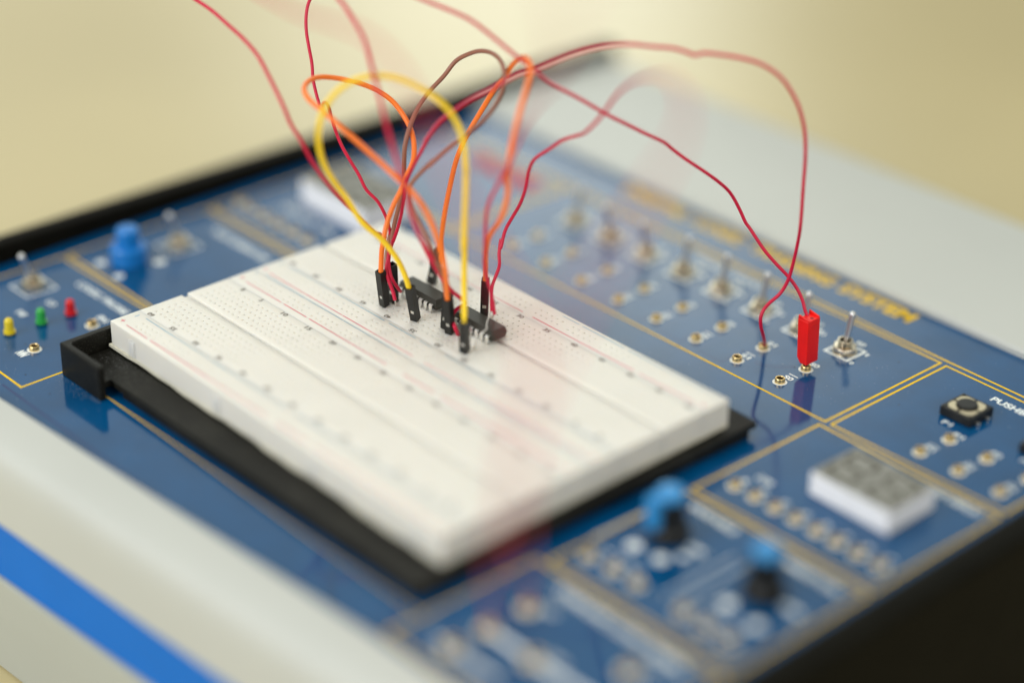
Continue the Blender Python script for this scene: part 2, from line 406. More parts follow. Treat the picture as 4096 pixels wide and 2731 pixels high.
# pulse symbol beside the probe socket
for i in range(4):
    x = -109.4+1.15*i
    wt.add([(x-0.25, -78.6, zl+0.01), (x+0.25, -78.6, zl+0.01), (x+0.55, -75.2, zl+0.01), (x+0.05, -75.2, zl+0.01)], [(0, 1, 2, 3)])
    if i < 3: wt.add([(x+0.05, -75.2, zl+0.011), (x+0.5, -75.2, zl+0.011), (x+1.4, -78.6, zl+0.011), (x+0.9, -78.6, zl+0.011)], [(0, 1, 2, 3)])
vline(-107.2, -76.6, -73.6, 0.45, wt)
on_pcb(wt.build('white_lettering', M['silk_white']))
# conductor tracks seen through the mask, and vias
tr = MB(); zt = Z+0.012
def track(p, w=0.5):
    tr = MB()
    for (x0, y0), (x1, y1) in zip(p, p[1:]):
        d = Vector((x1-x0, y1-y0)); n_ = Vector((-d.y, d.x)).normalized()*w/2
        tr.add([(x0+n_.x, y0+n_.y, zt), (x0-n_.x, y0-n_.y, zt), (x1-n_.x, y1-n_.y, zt), (x1+n_.x, y1+n_.y, zt)], [(0, 1, 2, 3)])
    on_pcb(tr.build('copper_track', M['trace']))
track([(53.0, 103.2), (56.5, 103.2), (61.5, 107.5), (63.8, 110.6)], 0.35); track([(52.5, 104.4), (56.0, 104.4), (61.0, 108.7), (63.2, 111.4)], 0.35)
track([(-94, -92.3), (150, -92.3)], 0.8)
for x in SWX[1:]: track([(x, 109.5), (x-3, 106.5), (x-3, 95.2), (x-14, 95.2)], 0.4)
vi = MB()
for x, y in ((64.0, 110.9), (-94.7, -83.4), (-112.6, -72.6), (-79, -84), (28.5, 92.5), (45, 106.2), (2, 108), (102, 118), (84, 140)):
    on_pcb(MB().lathe([(0.30, 0)], (x, y, Z+0.02), 12, (False, True)).build('via_hole', M['dark']))

# dust flakes settled on the board and along the foot of the tray bracket
def flakes(spots):
    fm_ = MB()
    for x, y, z, r_ in spots:
        a_ = rnd.uniform(0, PI); n_ = rnd.choice((3, 4, 5)); k_ = rnd.uniform(0.4, 1.0)
        fm_.add([(x+r_*math.cos(a_+2*PI*i/n_), y+r_*k_*math.sin(a_+2*PI*i/n_), z+rnd.uniform(0.02, 0.10)) for i in range(n_)], [tuple(range(n_))])
    return fm_
sp = []
for _ in range(520):                                   # beside the bracket
    t_ = rnd.random(); sp.append((-87.5+24*t_, -74.8-abs(rnd.gauss(0, 1.3))*(0.4+1.6*math.sin(PI*min(1, t_*1.1))), Z+0.03, rnd.uniform(0.03, 0.10)))
for _ in range(900):
    sp.append((rnd.uniform(-130, 165), rnd.choice((rnd.uniform(-96, -72), rnd.uniform(70, 172), rnd.uniform(85, 125))), Z+0.03, rnd.uniform(0.03, 0.085)))
for _ in range(30): sp.append((rnd.uniform(40, 150), rnd.uniform(85, 165), Z+0.03, rnd.uniform(0.10, 0.22)))
M['dust'] = mat('pale_dust', (0.42, 0.43, 0.42), 0.9)
o = on_pcb(flakes(sp).build('dust', M['dust'])); o['kind'] = 'stuff'

# ------------------------------------------------------------------ sockets
def make_socket():
    r = MB().lathe([(1.72, 0.03), (2.45, 0.03)], n=36, cap=(False, False)).build('socket_ring', M['silk_white'])
    s_ = MB().lathe([(1.72, 0.0), (1.72, 1.05), (1.62, 1.15), (1.62, 1.45), (1.50, 1.62), (1.30, 1.62), (1.14, 1.42), (1.10, 0.2)], n=36, cap=(False, False)).build('brass_sleeve', M['brass'], smooth=28)
    h_ = MB().lathe([(1.10, 0.35)], n=24, cap=(False, True)).build('socket_bore', M['dark'])
    return r, s_, h_
sock_meshes = [o.data for o in make_socket()]
for o in [x for x in list(COL.objects) if x.name.startswith(('socket_ring', 'brass_sleeve', 'socket_bore'))]: bpy.data.objects.remove(o)
def socket(x, y, sc=1.0):
    root = bpy.data.objects.new('socket', sock_meshes[1]); COL.objects.link(root)
    root.parent = trainer; root.location = Vector((x, y, Z))*S - trainer.location; root.scale = (sc, sc, sc)
    root['group'] = 'brass sockets on the circuit board'
    for nme, me in (('socket_ring', sock_meshes[0]), ('socket_bore', sock_meshes[2])):
        c = bpy.data.objects.new(nme, me); COL.objects.link(c); c.parent = root
    return root
for x in SWX: socket(x-0.3, 99.8); socket(x-0.2, 112.5)
for x, y in ((126.3, 112.7), (125.0, 99.8), (140.9, 112.4), (139.6, 99.9), (156.5, 112.5), (155.2, 99.9)): socket(x, y)
for x in (101.0, 109.0, 117.0, 125.0, 133.0, 140.6, 148.5, 156.6): socket(x, 42.0)
for x, y in ((99.3, -17.1), (108.6, -16.6), (117.8, -16.2), (135.5, -16.4), (144.4, -16.9), (153.0, -16.8)): socket(x, y)
for x, y in ((106.5, -47.2), (106.3, -61.9), (106.5, -74.8), (124.6, -62.2), (144.9, -46.4)): socket(x, y, 1.25)
for x, y in ((-107.3, -72.4), (-109.4, -48.8)): socket(x, y)
for x in (-155.5, -147.5, -139.3, -131.0, -122.6, -114.2): socket(x, 45.8)

# ------------------------------------------------------------------ toggle switches
def toggle(x, y, lean, first=[None]):
    root = empty('toggle_switch', (x, y, Z)); root.parent = trainer; root.location = Vector((x, y, Z))*S - trainer.location
    if first[0] is None:
        w_ = MB().lathe([(4.25, 0.05), (4.25, 0.50), (4.1, 0.6), (2.3, 0.6)], n=40, cap=(True, False)).build('washer', M['nut'], smooth=30)
        n_ = MB().lathe([(4.0, 0.62), (4.35, 0.85), (4.35, 2.1), (3.95, 2.5), (2.4, 2.5)], n=6, cap=(True, False), phase=0.2)
        n_ = n_.build('hex_nut', M['nut'], smooth=25, bevel=0.12)
        pr_ = [(2.5, 0.6)]
        for i in range(7): pr_ += [(2.58, 2.5+0.28*i), (2.36, 2.64+0.28*i)]
        pr_ += [(2.5, 4.5), (2.5, 4.62), (2.15, 4.66), (1.95, 4.5), (1.75, 2.6)]
        u_ = MB().lathe(pr_, n=40, cap=(False, False)).build('threaded_bushing', M['nut'], smooth=45)
        h_ = MB().lathe([(1.78, 2.7)], n=24, cap=(False, True)).build('bushing_bore', M['dark'])
        lv = [(0.80, 0), (0.85, 3.0), (1.16, 11.2)]
        for i in range(1, 8): a_ = PI/2*i/7; lv.append((1.18*math.cos(a_)+0.001, 11.2+1.18*math.sin(a_)))
        l_ = MB().lathe(lv, n=28, cap=(True, True)).build('lever', M['lever'], smooth=40)
        first[0] = [q.data for q in (w_, n_, u_, h_, l_)]
        for q in (w_, n_, u_, h_, l_): bpy.data.objects.remove(q)
    for nme, me in zip(('washer', 'hex_nut', 'threaded_bushing', 'bushing_bore', 'lever'), first[0]):
        c = bpy.data.objects.new(nme, me); COL.objects.link(c); c.parent = root
        if nme == 'lever':
            c.location = (0, 0, 0.0022); c.rotation_euler = (-lean, 0, 0)
        if nme == 'hex_nut': c.rotation_euler = (0, 0, (x*1.7) % 1.0)
    root['group'] = 'toggle switches on the circuit board'
    return root
for k, x in enumerate(SWX): toggle(x, 131.7, 0.21 if k not in (5, 6) else -0.17)
toggle(-146.6, -48.9, -0.32); toggle(-141.0, 8.0, -0.30)

# ------------------------------------------------------------------ push buttons, displays, lamps, knobs
def pbutton(x, y):
    root = MB().box(-6, 6, -6, 6, 0.3, 3.4).build('push_button', M['black'], bevel=0.25)
    pl = MB()
    for q in range(4):
        a0 = q*PI/2 + 0.13; a1 = (q+1)*PI/2 - 0.13; pts = []
        for i in range(9): a_ = a0+(a1-a0)*i/8; pts.append((3.6*math.cos(a_), 3.6*math.sin(a_)))
        outr = []
        for i in range(9):
            a_ = a1-(a1-a0)*i/8; m_ = 4.9/max(abs(math.cos(a_)), abs(math.sin(a_))); m_ = min(m_, 5.9); outr.append((m_*math.cos(a_), m_*math.sin(a_)))
        v = prism(pts+outr, 3.38, 3.62); pl.add(v.v, v.f)
    p = pl.build('metal_plate', M['tact_metal']); p.parent = root
    c = MB().lathe([(3.35, 3.4), (3.35, 4.3), (3.1, 4.55)], n=32).build('button_cap', M['black'], smooth=30); c.parent = root
    for sx_ in (-1, 1):
        for sy_ in (-1, 1):
            r_ = MB().lathe([(0.55, 3.4), (0.5, 3.6), (0.2, 3.65)], (sx_*5.1, sy_*5.1, 0), 14).build('rivet', M['black'], smooth=40); r_.parent = root
    for sy_ in (-2.5, 2.5):
        for sx_ in (-1, 1):
            l_ = MB().box(min(sx_*5.9, sx_*7.2), max(sx_*5.9, sx_*7.2), sy_-0.5, sy_+0.5, 0.05, 1.3).build('terminal_leg', M['tin'], bevel=0.2); l_.parent = root
    root.location = Vector((x, y, Z))*S; tpart(root)
pbutton(120.2, 128.9); pbutton(150.6, 129.2)
SEG = {'a': (-3.2, 3.2, 6.2, 8.0), 'g': (-3.2, 3.2, -0.9, 0.9), 'd': (-3.2, 3.2, -8.0, -6.2), 'f': (-5.2, -3.5, 1.0, 7.0), 'b': (3.5, 5.2, 1.0, 7.0), 'e': (-5.2, -3.5, -7.0, -1.0), 'c': (3.5, 5.2, -7.0, -1.0)}
def display(x, y, w, d, n, hh=8.0):
    root = MB()
    cw = w/n
    for i in range(n): root.box(-w/2+i*cw+0.08, -w/2+(i+1)*cw-0.08, -d/2, d/2, 0.2, hh-0.2)
    root = root.build('digit_display', M['disp_side'], bevel=0.25)
    for i in range(n):
        f_ = MB().box(-w/2+i*cw+0.15, -w/2+(i+1)*cw-0.15, -d/2+0.3, d/2-0.3, hh-0.3, hh-0.05).build('display_face', M['disp_face']); f_.parent = root
        cx = -w/2+(i+0.5)*cw; k = d/20
        sg = MB()
        for a0, a1, b0, b1 in SEG.values(): sg.quad(cx+a0*k, cx+a1*k, b0*k, b1*k, hh-0.03)
        sg.lathe([(0.7, 0)], (cx+5*k, -6.6*k, hh-0.03), 12, (False, True))
        s_ = sg.build('segments', M['seg']); s_.parent = root
    root.location = Vector((x, y, Z))*S; tpart(root)
display(133.0, 66.5, 30.0, 21.5, 2)
display(-122.5, 76.0, 38.0, 24.0, 2, 10.2)
def led(x, y, m, colour):
    pr_ = [(2.05, 0.6), (2.05, 1.5), (1.62, 1.6), (1.58, 4.6)]
    for i in range(1, 8): a_ = PI/2*i/7; pr_.append((1.58*math.cos(a_)+0.001, 4.6+1.6*math.sin(a_)))
    o = MB().lathe(pr_, n=32).build('indicator_lamp', m, smooth=40)
    for q in (-0.6, 0.6):
        w_ = MB().box(q-0.22, q+0.22, -0.22, 0.22, 0.0, 0.7).build('lamp_lead', M['tin']); w_.parent = o
    o.location = Vector((x, y, Z))*S; o['label'] = colour; tpart(o)
led(-121.9, -73.0, M['led_y'], 'yellow round lamp'); led(-121.2, -61.2, M['led_g'], 'green round lamp'); led(-120.4, -50.2, M['led_r'], 'red round lamp')
for (x, y, pointer) in ((106.6, 7.6, True), (144.2, 6.8, False)):
    k = MB().lathe([(6.3, 0.4), (6.3, 3.0), (6.0, 4.0), (4.9, 5.0), (4.4, 13.6)], n=40).build('control_knob', M['black'], smooth=35)
    c = MB().lathe([(4.15, 13.62), (4.15, 14.8), (3.7, 15.7), (2.2, 16.1)] if not pointer else [(4.3, 13.62), (4.3, 14.9), (3.7, 15.9), (2.2, 16.3)], n=36).build('knob_cap', M['knob_blue'], smooth=40); c.parent = k
    if pointer:
        c = MB().box(-2.6, 2.2, -7.6, -4.0, 4.6, 15.4).build('knob_pointer', M['knob_blue'], bevel=1.6, seg=4, smooth=50); c.parent = k
        c.rotation_euler = (0, 0, -0.12)
    k.location = Vector((x, y, Z))*S; tpart(k)
k = MB().lathe([(6.6, 0.3), (6.6, 6.2), (6.0, 7.0), (4.3, 7.2), (4.2, 12.6), (3.6, 13.4), (2.0, 13.6)], n=40).build('trimmer_knob', M['trim_blue'], smooth=35)
k.location = Vector((-141.4, -12.8, Z))*S; tpart(k)

# ------------------------------------------------------------------ breadboard tray (bolted to the board)
tray = tpart(MB().box(-84.2, 85.6, -69.2, 68.4, -12.9, -10.6).build('breadboard_tray', M['tray'], bevel=0.5, smooth=40))
def on_tray(o): o.parent = tray; return o
on_tray(MB().box(-62, 84.0, -67.6, 66.5, Z+0.02, -12.95).build('tray_base', M['tray']))
wl_ = 2.4
poly = [(-86.9, -74.5), (-64.3, -74.5), (-64.3, -74.5+wl_), (-86.9+wl_+1.2, -74.5+wl_), (-86.9+wl_, -74.5+wl_+1.2), (-86.9+wl_, -50), (-86.9, -50)]
br = prism(poly, Z+0.02, -4.0).build('corner_bracket', M['tray'], bevel=0.55, seg=3, smooth=50)
on_tray(br)
on_tray(MB().box(-84.5, -66, -72.2, -69.1, -12.9, -10.6).build('bracket_web', M['tray']))

sp = [(-84+abs(rnd.gauss(0, 9))+rnd.uniform(0, 14), -58.5-abs(rnd.gauss(0, 4.5)), -10.58, rnd.uniform(0.03, 0.10)) for _ in range(600)]
sp += [(rnd.uniform(-80, 30), rnd.uniform(-69, -59), -10.58, rnd.uniform(0.03, 0.07)) for _ in range(250)]
sp = [q for q in sp if q[1] > -69]
o = on_tray(flakes(sp).build('dust', M['dust'])); o['kind'] = 'stuff'

# ------------------------------------------------------------------ breadboard
bb = empty('breadboard', (0, 0, -9.4))
tag(bb, 'large white breadboard with red and blue rail lines lying on the black tray', 'breadboard')
def on_bb(o):
    o.parent = bb; o.location = o.location - bb.location; return o
def holed_block(x0, x1, y0, y1, zb, xs, ys, skip=lambda i, j: False, hs=0.42, ch=0.22):
    """a moulded strip: its top face carries square tapered holes"""
    bx = [x0, x0+ch]; tx = [0, 0]
    for x in xs: bx += [x-hs, x+hs]
    bx += [x1-ch, x1]
    by = [y0, y0+ch]
    for y in ys: by += [y-hs, y+hs]
    by += [y1-ch, y1]
    b = MB(); nx, ny = len(bx), len(by); vs = []
    for j, y in enumerate(by):
        for i, x in enumerate(bx):
            edge = i in (0, nx-1) or j in (0, ny-1)
            vs.append((x, y, -ch*0.45 if edge else 0.0))
    fs = []
    holes = []
    for j in range(ny-1):
        for i in range(nx-1):
            q = (j*nx+i, j*nx+i+1, (j+1)*nx+i+1, (j+1)*nx+i)
            hi = i-2; hj = j-2
            if 0 <= hi < 2*len(xs) and hi % 2 == 0 and 0 <= hj < 2*len(ys) and hj % 2 == 0 and not skip(hi//2, hj//2):
                holes.append(q); continue
            fs.append(q)
    b.add(vs, fs)
    for q in holes:
        c = [b.v[k] for k in q]; cx = sum(p[0] for p in c)/4; cy = sum(p[1] for p in c)/4
        mid = [(cx+(p[0]-cx)*0.68, cy+(p[1]-cy)*0.68, -0.25) for p in c]
        low = [(cx+(p[0]-cx)*0.62, cy+(p[1]-cy)*0.62, -0.5) for p in c]
        k = len(b.v); b.v += mid + low
        for a_ in range(4):
            n_ = (a_+1) % 4
            b.f.append((q[a_], q[n_], k+n_, k+a_)); b.f.append((k+a_, k+n_, k+4+n_, k+4+a_)); b.mi += [0, 0]
        b.f.append((k+4, k+5, k+6, k+7)); b.mi.append(1)
    # outer walls
    rim = [i for i in range(nx)] + [j*nx+nx-1 for j in range(1, ny)] + [(ny-1)*nx+i for i in range(nx-2, -1, -1)] + [j*nx for j in range(ny-2, 0, -1)]
    k = len(b.v); b.v += [(b.v[i][0], b.v[i][1], zb) for i in rim]; n = len(rim)
    for a_ in range(n):
        b.f.append((rim[a_], k+a_, k+(a_+1) % n, rim[(a_+1) % n])); b.mi.append(0)
    return b
M['bb_in'] = mat('breadboard_hole_floor', (0.66, 0.64, 0.56), 0.6)
XT = [-78.13+2.54*i for i in range(62)]
XR = [-73.6+2.54*(6*g+i) for g in range(10) for i in range(5)]
BW, TW = 11.07, 35.6
X0, X1 = -82.5, 82.5
ZB = -8.6
def broken_line(x0, x1, y, w, z, wear):
    m_ = MB(); x = x0
    while x < x1:
        L_ = rnd.uniform(5, 22); xe = min(x+L_, x1); t_ = w*rnd.uniform(0.7, 1.05)
        m_.quad(x, xe, y-t_/2, y+t_/2, z); x = xe + (rnd.uniform(0.15, 0.5) if rnd.random() < wear else 0)
        if rnd.random() < wear*0.5: x += rnd.uniform(0.4, 3)
    return m_
def rail(yc, hc, red_y, blue_y, rb, bb_, wear_b):
    y0, y1 = yc-BW/2+0.004, yc+BW/2-0.004
    o = holed_block(X0, X1, y0, y1, ZB, XR, [hc-1.3, hc+1.3]).build('power_rail', [M['bb'], M['bb_in']], smooth=45)
    on_bb(o)
    zz = 0.02
    def child(m_, nme, mt): c = m_.build(nme, mt); c.parent = o
    m_ = broken_line(-76.6, rb[0], red_y, 0.36, zz, 0.25); n_ = broken_line(rb[1], 77.5, red_y, 0.36, zz, 0.25); child(n_, 'red_rail_line', M['ink_red']); child(m_, 'red_rail_line', M['ink_red'])
    m_ = broken_line(-76.2, bb_[0], blue_y, 0.24, zz, wear_b); n_ = broken_line(bb_[1], 77.5, blue_y, 0.24, zz, wear_b); child(n_, 'blue_rail_line', M['ink_blue']); child(m_, 'blue_rail_line', M['ink_blue'])
    sg = MB(); r_ = red_y+0.9
    for sx_ in (-1, 1):
        sg.quad(sx_*79.8-0.9, sx_*79.8+0.9, r_-0.13, r_+0.13, zz); sg.quad(sx_*79.8-0.13, sx_*79.8+0.13, r_-0.9, r_+0.9, zz+0.004)
    child(sg, 'plus_sign', M['ink_red'])
    sg = MB()
    for sx_ in (-1, 1): sg.quad(sx_*79.6-0.13, sx_*79.6+0.13, blue_y-2.0, blue_y-0.2, zz)
    child(sg, 'minus_sign', M['ink_blue'])
rail(-(TW+BW*1.5), -52.2, -55.5, -48.25, (-1.0, 4.0), (-1.0, 4.0), 0.15)
rail(-BW/2, -4.85, -8.15, -0.35, (-2.6, 6.0), (-1.5, 5.0), 0.35)
rail(BW/2, 5.75, 1.6, 9.75, (-1.1, 4.5), (-1.0, 5.0), 0.5)
rail(TW+BW*1.5, 52.2, 48.15, 56.2, (-0.5, 4.1), (-30.0, 10.0), 1.0)
def strip(yc):
    rows = [3.81+2.54*i for i in range(5)]
    up = holed_block(X0, X1, yc+1.15, yc+TW/2-0.004, ZB, XT, [yc+r for r in rows], ch=0.25)
    dn = holed_block(X0, X1, yc-TW/2+0.004, yc-1.15, ZB, XT, [yc-r for r in reversed(rows)], ch=0.25)
    k = len(up.v); up.v += dn.v; up.f += [tuple(i+k for i in f) for f in dn.f]; up.mi += dn.mi
    up.box(X0+0.3, X1-0.3, yc-1.15, yc+1.15, ZB, -1.1)
    o = up.build('terminal_strip', [M['bb'], M['bb_in']], smooth=45)
    on_bb(o)
    t = MB(); t2 = MB()
    for n_ in [1]+list(range(5, 61, 5)):
        xf = -49.64+(n_-10)*2.54
        text_mb(str(n_), 1.8, xf, yc+16.6, 0.02, width=2.7 if n_ > 9 else 1.2, bold=0.03, mb=t)
        text_mb(str(n_), 1.8, -xf-0.15, yc-16.6, 0.02, width=2.7 if n_ > 9 else 1.2, rot=PI, bold=0.03, mb=t2)
    for q in (t, t2): c = q.build('column_numbers', M['ink_dark']); c.parent = o
strip(-(BW+TW/2)); strip(BW+TW/2)
# adhesive backing, a little proud and wavy along the near edge
fm = MB(); N = 90; ring = []
for i in range(N+1):
    x = -83.3+166*i/N
    off = 0.75 if x < -70.5 else 0.15+0.22*math.sin(x*0.16)+0.15*math.sin(x*0.43+1)
    dz = 0.0 if x < -70.5 else 0.25+0.25*math.sin(x*0.12+0.6)
    ring.append((x, -57.75-off, dz))
vs = []
for x, y, dz in ring: vs += [(x, y, -8.62), (x, y, -9.6-dz), (x, 57.7, -8.62), (x, 57.7, -9.6)]
fs = []
for i in range(N):
    a_ = i*4; c_ = a_+4
    fs += [(a_, c_, c_+1, a_+1), (a_, a_+2, c_+2, c_), (a_+1, c_+1, c_+3, a_+3), (a_+2, a_+3, c_+3, c_+2)]
fs += [(0, 1, 3, 2), (N*4, N*4+2, N*4+3, N*4+1)]
on_bb(fm.add(vs, fs).build('adhesive_backing', M['foam'], smooth=40))
for x in (-70.6, -24, 24, 70.6):
    on_bb(MB().box(x-1.7, x+1.7, -58.1, -57.6, -8.4, -2.6).build('side_clip', M['bb'], bevel=0.2, smooth=40))

# ------------------------------------------------------------------ chips
def chip(xr, yc, n, label, first):
    L_ = 2.54*n+1.3; xc = xr-L_/2
    root = empty('integrated_circuit', (xc, yc, 0))
    tag(root, label, 'chip', 'chips plugged into the breadboard')
    W_ = 3.15
    b = MB(); vs = []
    for z, inset in ((1.0, 0.35), (2.65, 0.0), (2.95, 0.0), (4.7, 0.45)):
        x_, y_ = L_/2-inset, W_-inset
        vs += [(-x_, -y_, z), (x_, -y_, z), (x_, y_, z), (-x_, y_, z)]
    fs = [(3, 2, 1, 0), (12, 13, 14, 15)]
    for j in range(3):
        for i in range(4): fs.append((j*4+i, j*4+(i+1) % 4, (j+1)*4+(i+1) % 4, (j+1)*4+i))
    o = b.add(vs, fs).build('chip_body', M['ic'], bevel=0.12); o.parent = root
    nt = MB().lathe([(0.55, 0)], (-L_/2+1.6, -1.7, 4.72), 16, (False, True)).build('index_mark', M['ic']); nt.parent = o
    for i in range(n):
        px = (i-(n-1)/2)*2.54
        for s_ in (-1, 1):
            m_ = MB(); w1, w2 = 0.72, 0.26
            pts = [(W_-0.1, 2.95, w1), (W_+0.55, 2.95, w1), (W_+0.85, 2.6, w1), (W_+0.85, 1.1, w1), (W_+0.85, 0.7, w2), (W_+0.85, -1.5, w2)]
            inn = [(W_-0.1, 2.65, w1), (W_+0.50, 2.65, w1), (W_+0.58, 2.45, w1), (W_+0.58, 1.1, w1), (W_+0.58, 0.7, w2), (W_+0.58, -1.5, w2)]
            vs = []
            for (y, z, w), (y2, z2, _) in zip(pts, inn):
                vs += [(px-w, s_*y, z), (px+w, s_*y, z), (px+w, s_*y2, z2), (px-w, s_*y2, z2)]
            fs = []
            for k in range(5):
                for q in range(4): fs.append((k*4+q, k*4+(q+1) % 4, (k+1)*4+(q+1) % 4, (k+1)*4+q))
            fs += [(0, 1, 2, 3), (23, 22, 21, 20)]
            p = m_.add(vs, fs).build('pin', M['pin'], bevel=0.05); p.parent = root
    return root
chip(-18.0, 28.6, 7, 'black chip between the two yellow wire ends, farther from the red plug', True)
chip(9.9, 28.5, 7, 'black chip nearer the red plug with a bare wire lying across it', False)

